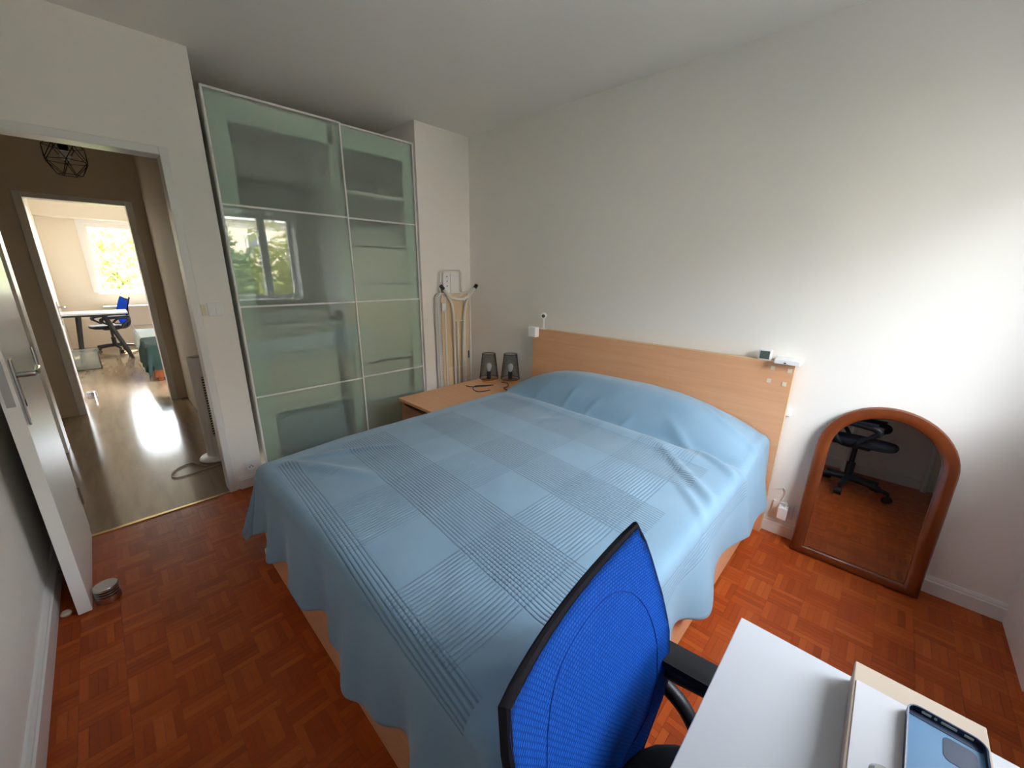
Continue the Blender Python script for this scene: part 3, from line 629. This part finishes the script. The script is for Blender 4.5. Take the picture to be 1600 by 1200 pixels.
# ------------------------------------------------------------ desk and what lies on it
t = thing('desk', 'plain white desk at the window, lower right corner', 'desk', (3.15, -2.2, 0))
DX0, DX1, DYa, DYb, DZ = 2.81, 3.505, -1.652, -2.82, .74
obj('desktop', B(DX0, DX1, DYb, DYa, DZ-.025, DZ, bev=.0015), 'desk', t)
for x, y in ((DX1-.06, DYa-.30), (DX1-.06, DYb+.06), (DX0+.06, DYb+.06), (DX0+.06, -2.42)): obj('leg', L([(.02, 0), (.02, DZ-.025)], (x, y, 0), 16), 'trim', t, smooth=True)
t = thing('flat_box', 'flat beige cardboard box on the white desk under the phone case', 'box', (3.055, -1.80, DZ))
obj('body', B(2.985, 3.132, -1.97, -1.662, DZ, DZ+.042, bev=.0015), 'card', t); obj('lid', B(2.984, 3.133, -1.971, -1.661, DZ+.030, DZ+.043, bev=.0015), 'card', t)
one('paper_sheet', B(2.988, 3.122, -1.97, -1.705, DZ+.0434, DZ+.0448), 'paper', 'white paper lying on the flat beige box', 'paper')
def phone_case():
    z0 = DZ+.047; t = thing('phone_case', 'open blue silicone phone case lying on the white paper', 'phone case', (3.083, -1.79, z0), math.radians(-2))
    M['case'] = mat('blue silicone', (.10, .24, .43), .45); M['casedark'] = mat('dark navy silicone', (.015, .035, .085), .4); M['hole'] = mat('pale cutout', (.72, .78, .80), .6)
    w_, h = .0405, .083
    obj('back', PR(rrect(-w_+.002, w_-.002, -h+.002, h-.002, .013), 'z', 0, .002), 'case', t, local=True)
    bm = bm_new(); o = rrect(-w_, w_, -h, h, .014); i2 = rrect(-w_+.0022, w_-.0022, -h+.0022, h-.0022, .012); rings = []
    for pts, z in ((o, 0), (o, .0095), ([(x*.992, y*.996) for x, y in o], .0112), (i2, .0108), (i2, .002)): rings.append([bm.verts.new((x, y, z)) for x, y in pts])
    for a, b in zip(rings, rings[1:]):
        k = len(a)
        for j in range(k): bm.faces.new((a[j], a[(j+1) % k], b[(j+1) % k], b[j]))
    obj('rim', bm, 'casedark', t, local=True, smooth=True)
    obj('camera_window', PR(rrect(-.002, .031, .022, .062, .008), 'z', .002, .0026), 'casedark', t, local=True)
    obj('inner_lining', PR(rrect(-.0375, .0375, .068, .0800, .004), 'z', .002, .0028), 'casedark', t, local=True)
    for a, b in ((-.024, -.014), (-.011, -.008), (-.004, .012), (.019, .028)): obj('port_cutout', B(a, b, h-.0034, h-.0018, .0035, .0078, bev=.0007), 'hole', t, local=True)
phone_case()
def crumple():
    bm = bm_new(); bmesh.ops.create_icosphere(bm, subdivisions=3, radius=.032); q = random.Random(3)
    for v in bm.verts: v.co *= .75+.4*q.random(); v.co.z *= .6
    bmesh.ops.translate(bm, verts=bm.verts[:], vec=(3.165, -1.78, DZ+.026))
    one('plastic_wrap', bm, 'clear', 'crumpled clear plastic wrap beside the phone case', 'plastic wrap')
crumple()
one('glass_bead', L([(.008, 0), (.014, .004), (.015, .012), (.010, .018)], (3.022, -1.862, DZ+.045), 20), 'metal', 'small grey knob on the paper left of the phone case', 'knob', smooth=True)

# ------------------------------------------------------------ blue office chair
def fabric_blue():
    m = mat('blue mesh fabric', (.012, .10, .52), .65); n = N(m); uv = n.add('ShaderNodeUVMap'); br = n.add('ShaderNodeTexBrick')
    n.link(uv.outputs[0], br.inputs['Vector']); br.inputs['Scale'].default_value = 1.0; br.inputs['Brick Width'].default_value = .0085; br.inputs['Row Height'].default_value = .0056; br.inputs['Mortar Size'].default_value = .0011; br.inputs['Mortar Smooth'].default_value = .6
    br.inputs['Color1'].default_value = (.008, .105, .52, 1); br.inputs['Color2'].default_value = (.010, .125, .60, 1); br.inputs['Mortar'].default_value = (.003, .042, .28, 1)
    n.link(br.outputs[0], n.b.inputs['Base Color']); n.bump(n.math('SUBTRACT', 1.0, br.outputs['Fac']), .6, .0012); n.b.inputs['Specular IOR Level'].default_value = .15; return m
M['blue'] = fabric_blue(); M['blackfab'] = paint('black seat fabric', (.010, .011, .016), .9, 400, .4)
def office_chair(loc, rz, label):
    t = thing('office_chair', label, 'chair', loc, rz, 'blue mesh office chairs')
    # backrest: x(z) lumbar profile, half width w(z)
    zk = [.465, .50, .56, .62, .70, .78, .85, .905]; xk = [-.205, -.200, -.192, -.194, -.206, -.232, -.262, -.290]
    def xz(z): return float(np.interp(z, zk, xk))
    zc_, hz = .685, .220
    def pt(a, b, off):  # a across -1..1, b up -1..1
        z = zc_+hz*b; hw = float(np.interp(b, [-1, -.75, -.4, .2, .7, .93, 1], [.145, .20, .240, .258, .246, .236, .225]))
        y = a*hw; x = xz(z)-.012+.0337*a*a+off; return Vector((x, y, z-.034+.0415*a*a*b*b*(b > 0)))
    def sheet(off, na=26, nb=30, grow=0):
        bm = bm_new(); uvl = bm.loops.layers.uv.new('UVMap'); g = [[bm.verts.new(pt((-1+2*i/na)*(1+grow), (-1+2*j/nb)*(1+grow), off)) for i in range(na+1)] for j in range(nb+1)]
        for j in range(nb):
            for i in range(na):
                f = bm.faces.new((g[j][i], g[j][i+1], g[j+1][i+1], g[j+1][i])); f.smooth = True
                for lp, (jj, ii) in zip(f.loops, ((j, i), (j, i+1), (j+1, i+1), (j+1, i))): lp[uvl].uv = (g[jj][ii].co.y+2, g[jj][ii].co.z+2)
        bmesh.ops.solidify(bm, geom=bm.faces[:], thickness=.012); return bm
    bk = obj('backrest', sheet(0), 'blue', t, local=True, label='blue mesh backrest')
    # raised seam a hand in from the edge
    loop = []
    for k in range(48):
        a = 2*PI*k/48; ca, sa = math.cos(a), math.sin(a); p = 3.2; q = (abs(ca)**p+abs(sa)**p)**(-1/p); loop.append(pt(ca*q*.80, sa*q*.83, .0003))
    obj('seam', tube(bm_new(), loop, .0012, 6, closed=True), 'blue', bk, local=True, smooth=True)
    edge = [pt(-1, -1+2*i/14, -.009) for i in range(15)]+[pt(-1+2*i/14, 1, -.009) for i in range(1, 15)]+[pt(1, 1-2*i/14, -.009) for i in range(1, 15)]+[pt(1-2*i/14, -1, -.009) for i in range(1, 14)]
    obj('back_rim', tube(bm_new(), edge, .0085, 8, closed=True), M['blackrim'], t, local=True, smooth=True)
    obj('back_support', tube(bm_new(), spline([(-.275, 0, .74), (-.262, 0, .62), (-.262, 0, .48), (-.20, 0, .395), (-.05, 0, .390)]), [.02]*33, 8), 'black', t, local=True, smooth=True)
    # seat
    bm = bm_new(); rings = []
    for sc_, z in ((.90, .405), (.98, .413), (1.0, .428), (.985, .446), (.93, .457), (.70, .460), (.3, .456)):
        ring = []
        for k in range(40):
            a = 2*PI*k/40; ca, sa = math.cos(a), math.sin(a); q = (abs(ca)**3+abs(sa)**3)**(-1/3); ring.append(bm.verts.new((.235*ca*q*sc_+.02, .235*sa*q*sc_*(1-.12*(ca < 0)*abs(ca)), z)))
        rings.append(ring)
    for a, b in zip(rings, rings[1:]):
        for k in range(40): bm.faces.new((a[k], a[(k+1) % 40], b[(k+1) % 40], b[k]))
    bm.faces.new(rings[0][::-1]); bm.faces.new(rings[-1]); obj('seat', bm, 'blackfab', t, local=True, smooth=True)
    for s in (-1, 1):
        y = s*.248; bm = bm_new(); path = spline([(-.19, y, .576), (-.05, y, .589), (.09, y, .583), (.145, y, .563), (.13, y, .525), (.06, y, .47), (.03, y*.94, .415), (.0, y*.6, .395), (-.06, y*.6, .395), (-.08, y*.94, .415), (-.13, y, .49), (-.21, y, .54)], 5)[:-1]
        rings = []; K = len(path)
        for i, p in enumerate(path):
            d = (path[(i+1) % K]-path[i-1]).normalized(); side = Vector((0, 1, 0)); nn = d.cross(side).normalized(); hw = .026 if p.z > .53 else .018; th = .024 if p.z > .53 else .016
            rings.append([bm.verts.new(p+side*(hw*math.cos(2*PI*j/10))+nn*(th*math.sin(2*PI*j/10))) for j in range(10)])
        for i in range(K):
            a, b = rings[i], rings[(i+1) % K]
            for j in range(10): bm.faces.new((a[j], a[(j+1) % 10], b[(j+1) % 10], b[j]))
        ar = obj('armrest', bm, 'black', t, local=True, smooth=True)
        obj('arm_pad', PR(rrect(-.22, .13, y-.03, y+.03, .028), 'z', .603, .618), 'black', ar, local=True)
    obj('mechanism', B(-.10, .10, -.07, .07, .37, .412, bev=.01), 'black', t, local=True); obj('lever', T([(.0, -.06, .385), (.02, -.24, .380)], .006, 8), 'black', t, local=True)
    obj('gas_column', L([(.03, .09), (.03, .24), (.018, .242), (.018, .372)], (0, 0, 0), 18), 'black', t, local=True, smooth=True)
    for k in range(5):
        a = 2*PI*k/5+.3; ca, sa = math.cos(a), math.sin(a)
        lg = obj('base_leg', T([(0, 0, .105), (.12*ca, .12*sa, .10), (.29*ca, .29*sa, .078)], [.028, .022, .015], 10), 'black', t, local=True, smooth=True)
        c = Vector((.29*ca, .29*sa, .028)); tx = Vector((-sa, ca, 0))
        obj('caster', T([c-tx*.024, c-tx*.006, c+tx*.006, c+tx*.024], [.028, .028, .028, .028], 16), 'black', lg, local=True, smooth=True); obj('caster_stem', T([c+Vector((0, 0, .02)), c+Vector((0, 0, .055))], .008, 8), 'black', lg, local=True)
    return t
chair = office_chair((2.912, -1.947, 0), .128, 'blue mesh office chair tucked under the white desk in the foreground')
dup(chair, (-6.74, -2.40, 0), math.radians(-78), 'blue and black office chair seen behind the table in the far study', 'blue mesh office chairs')

# ------------------------------------------------------------ things in the study
t = thing('study_table', 'white topped table on slanting black legs in the far study', 'table', (-6.0, -2.55, 0))
obj('top', B(-6.38, -5.85, -2.92, -2.17, .705, .73, bev=.002), 'desk', t); obj('apron', B(-6.34, -5.89, -2.90, -2.20, .675, .705), 'black', t)
for (xa, ya, xb, yb) in ((-5.95, -2.72, -5.85, -2.80), (-5.95, -2.45, -5.75, -2.24), (-6.28, -2.72, -6.34, -2.80), (-6.28, -2.45, -6.34, -2.24)): obj('leg', T([(xa, ya, .69), (xb, yb, .0)], [.03, .022], 4), 'black', t)
t = thing('folding_table', 'narrow white folding table on chrome legs below the study window', 'table', (-7.27, -1.9, 0))
obj('top', B(-7.42, -7.12, -2.42, -1.3, .715, .735, bev=.003), 'desk', t)
for y in (-2.25, -1.45):
    obj('leg', T([(-7.39, y, .715), (-7.15, y+.28, 0)], .013, 8), 'chrome', t); obj('leg', T([(-7.15, y, .715), (-7.39, y+.28, 0)], .013, 8), 'chrome', t)
obj('stretcher', T([(-7.27, -2.11, .36), (-7.27, -1.31, .36)], .01, 8), 'chrome', t)
t = thing('study_bed', 'low wooden bed with dark green blanket in the far study', 'bed', (-4.7, -1.7, 0))
obj('frame', B(-5.75, -3.72, -2.13, -.55, .05, .27, bev=.004), 'mahog', t); obj('mattress', B(-5.7, -3.78, -2.10, -.6, .27, .43, bev=.04), 'paper', t)
for x in (-5.7, -3.77):
    for y in (-2.08, -.6): obj('leg', B(x-.025, x+.025, y-.025, y+.025, 0, .06), 'mahog', t)
def blanket(name, xa, xb, m, label, zt, dy, dx, ph):  # hangs over the -y side and, if dx > 0, over the +x end
    st = .03; S_, T_ = np.meshgrid(np.arange(xa, xb+dx+.001, st), np.arange(-2.13-dy, -.75, st))
    ex = np.maximum(S_-xb, 0) if dx > 0 else np.zeros_like(S_); ey = np.maximum(-2.13-T_, 0); e = np.hypot(ex, ey); ee = np.maximum(e, 1e-9)
    out = .03*np.clip(e/.03, 0, 1)+.10*e+.02*np.sin((S_+T_)*17+ph)*np.clip(e/.2, 0, 1); zz = zt-np.maximum(e-.02, 0)*.98+.008*np.sin(S_*9+T_*7)*(e == 0)
    V = np.stack([np.minimum(S_, xb) if dx > 0 else S_, np.maximum(T_, -2.13), zz], -1); V[..., 0] += ex/ee*out; V[..., 1] -= ey/ee*out
    ny_, nx_ = S_.shape; idx = np.arange(nx_*ny_).reshape(ny_, nx_); F = np.stack([idx[:-1, :-1], idx[:-1, 1:], idx[1:, 1:], idx[1:, :-1]], -1).reshape(-1, 4)
    bm = bm_new(); vs_ = [bm.verts.new(v) for v in V.reshape(-1, 3)]
    for f in F: bm.faces.new([vs_[i] for i in f])
    bmesh.ops.solidify(bm, geom=bm.faces[:], thickness=.006); return one(name, bm, m, label, 'blanket', smooth=True)
blanket('green_blanket', -4.60, -3.72, 'green', 'dark green blanket hanging over the foot of the study bed', .46, .34, .34, 0)
blanket('quilted_cover', -5.72, -4.63, 'paleblue', 'pale quilted cover on the study bed behind the green blanket', .46, .22, 0, 2)
t = thing('storage_bin', 'clear plastic storage bin on the study floor below the table', 'bin', (-5.3, -2.72, 0))
bm = bm_new()
for a in ((-5.46, -5.452, -2.86, -2.60), (-5.148, -5.14, -2.86, -2.60), (-5.46, -5.14, -2.86, -2.852), (-5.46, -5.14, -2.608, -2.60)): box(bm, *a, .01, .25)
obj('walls', bm, 'clear', t); obj('base', B(-5.46, -5.14, -2.86, -2.60, 0, .01), 'clear', t); obj('rim', T([(x, y, .25) for x, y in rrect(-5.465, -5.135, -2.865, -2.595, .02)], .008, 6, closed=True), 'clear', t)

# ------------------------------------------------------------ outdoors: trees and a building seen in the glass, plus unseen ones added to block light
struct('ground', B(-70, 70, -70, 70, -9.2, -9), mat('asphalt and grass ground', (.055, .055, .045), .9), label='green ground outside')
def leafmat(name, a, b):
    m = mat(name, a, .6); n = N(m); g = n.add('ShaderNodeNewGeometry'); c = n.ramp(g.outputs['Random Per Island'], [(0, a), (1, b)]); n.link(c, n.b.inputs['Base Color'])
    tl = n.add('ShaderNodeBsdfTranslucent'); n.link(c, tl.inputs[0]); mx = n.add('ShaderNodeMixShader'); mx.inputs[0].default_value = .4
    n.link(n.b.outputs[0], mx.inputs[1]); n.link(tl.outputs[0], mx.inputs[2]); n.link(mx.outputs[0], n.out.inputs[0]); return m
M['leafA'] = leafmat('dark leaves', (.035, .065, .016), (.13, .16, .035)); M['leafB'] = leafmat('yellow green leaves', (.13, .16, .035), (.36, .34, .11)); M['leafC'] = leafmat('sunlit yellow green leaves', (.25, .30, .07), (.60, .58, .22)); M['bark'] = mat('bark', (.06, .045, .03), .9)
def tree(x, y, zc, rx, rz, m, label, group, n=4200, leaf=.16):
    t = thing('tree', label, 'tree', (x, y, -9), 0, group)
    pts = [(0, 0, 0)]+[(.15*math.sin(k), .2*math.cos(k), (zc+9)*k/5) for k in range(1, 6)]
    obj('trunk', tube(bm_new(), pts, [.28, .25, .22, .18, .14, .06], 8), 'bark', t, local=True, smooth=True)
    bl = [(rng.normal(0, .45, 3)*[rx, rx, rz], rng.uniform(.32, .6)) for _ in range(26)]; V = []; F = []
    for i in range(n):
        c, s = bl[i % len(bl)]; d = rng.normal(0, 1, 3); d /= np.linalg.norm(d); p = c+d*[rx*s, rx*s, rz*s]*rng.uniform(.55, 1)**.5
        a, b = rng.normal(0, 1, 3), rng.normal(0, 1, 3); a /= np.linalg.norm(a); b -= a*b.dot(a); b /= np.linalg.norm(b); l = leaf*rng.uniform(.6, 1.3); k = len(V)
        V += [p-a*l, p-b*l*.45, p+a*l, p+b*l*.45]; F.append((k, k+1, k+2, k+3))
    me = bpy.data.meshes.new('foliage'); me.from_pydata([(v[0], v[1], v[2]+zc+9) for v in V], [], F); me.materials.append(M[m])
    o = bpy.data.objects.new('foliage', me); C.objects.link(o); o.parent = t; o['kind'] = 'stuff'
G1, G2 = 'trees mirrored in the wardrobe glass', 'trees outside the study window'
tree(16.0, 1.4, .8, 1.8, 1.7, 'leafA', 'dark leafy tree mirrored in the wardrobe glass, left of the window bar', G1, 6000, .15)
tree(9.2, 1.65, 1.15, .85, 1.6, 'leafB', 'yellow green tree mirrored in the wardrobe glass, right of the window bar', G1, 3600, .085)
tree(11.0, -2.9, -1.3, 1.5, 1.9, 'leafA', 'added unseen low dark tree cutting light from the pale building', G1, 4000, .2)  # out of view, added to cut light from the lower facade
tree(17.5, 8.6, -.4, 1.9, 2.0, 'leafA', 'dark tree deep in the wardrobe reflection near the building', G1, 4000, .2)
tree(12.5, -8.8, -1.2, 1.6, 2.0, 'leafA', 'added unseen dark tree cutting facade light beyond the desk side of the window', G1, 4000, .2)  # this tree and the next: unseen, added to screen the bright facade
tree(15.0, -15.5, -1.0, 1.8, 2.1, 'leafA', 'added unseen dark tree hiding the lower facade of the grey building', G1, 4000, .2)
tree(-14.5, -1.6, .9, 2.0, 2.2, 'leafC', 'sunlit yellow green tree filling the study window', G2, 8000, .12)
tree(-19.5, 5.6, .8, 2.0, 2.4, 'leafC', 'sunlit tree at the right of the study window', G2, 4000)
tree(-20.0, -8.4, .6, 2.0, 2.4, 'leafC', 'sunlit tree at the left of the study window', G2, 4000)
def building(name, label, x0, y0, y1, top, col, loc, rows, cols):
    t = thing(name, label, 'building', loc); m = paint('render of '+label[:20], col, .8); M['dwin'] = mat('dark window', (.10, .11, .13), .2)
    obj('wall', B(x0, x0+10, y0, y1, -9, top), m, t); obj('cornice', B(x0-.3, x0+10, y0-.2, y1+.2, 4.15, 4.45), 'trim', t); obj('roof', B(x0-.1, x0+10, y0-.1, y1+.1, top, top+.3), 'trim', t)
    for fl in rows:
        for k in range(cols):
            y = y0+2+k*3.4; wn = obj('window', B(x0-.07, x0+.02, y-.62, y+.62, fl, fl+1.25), 'trim', t); obj('pane', B(x0-.09, x0-.06, y-.5, y-.03, fl+.1, fl+1.15), 'dwin', wn); obj('pane', B(x0-.09, x0-.06, y+.03, y+.5, fl+.1, fl+1.15), 'dwin', wn)
building('apartment_building', 'cream apartment building mirrored in the wardrobe glass above the trees', 26, -14, 28, 9.4, (.66, .56, .44), (31, 7, -9), (-6.2, -3.2, -.2, 2.2, 4.9, 7.4), 12)
building('apartment_building', 'grey apartment building outside, beyond the desk side of the window', 20, -44, -15.5, 11.0, (.36, .34, .31), (25, -30, -9), (-3.2, -.2, 2.4, 5.2, 8.2), 8)  # unseen block, added to shut off low sky and dim the upper wall
bpy.context.view_layer.update()
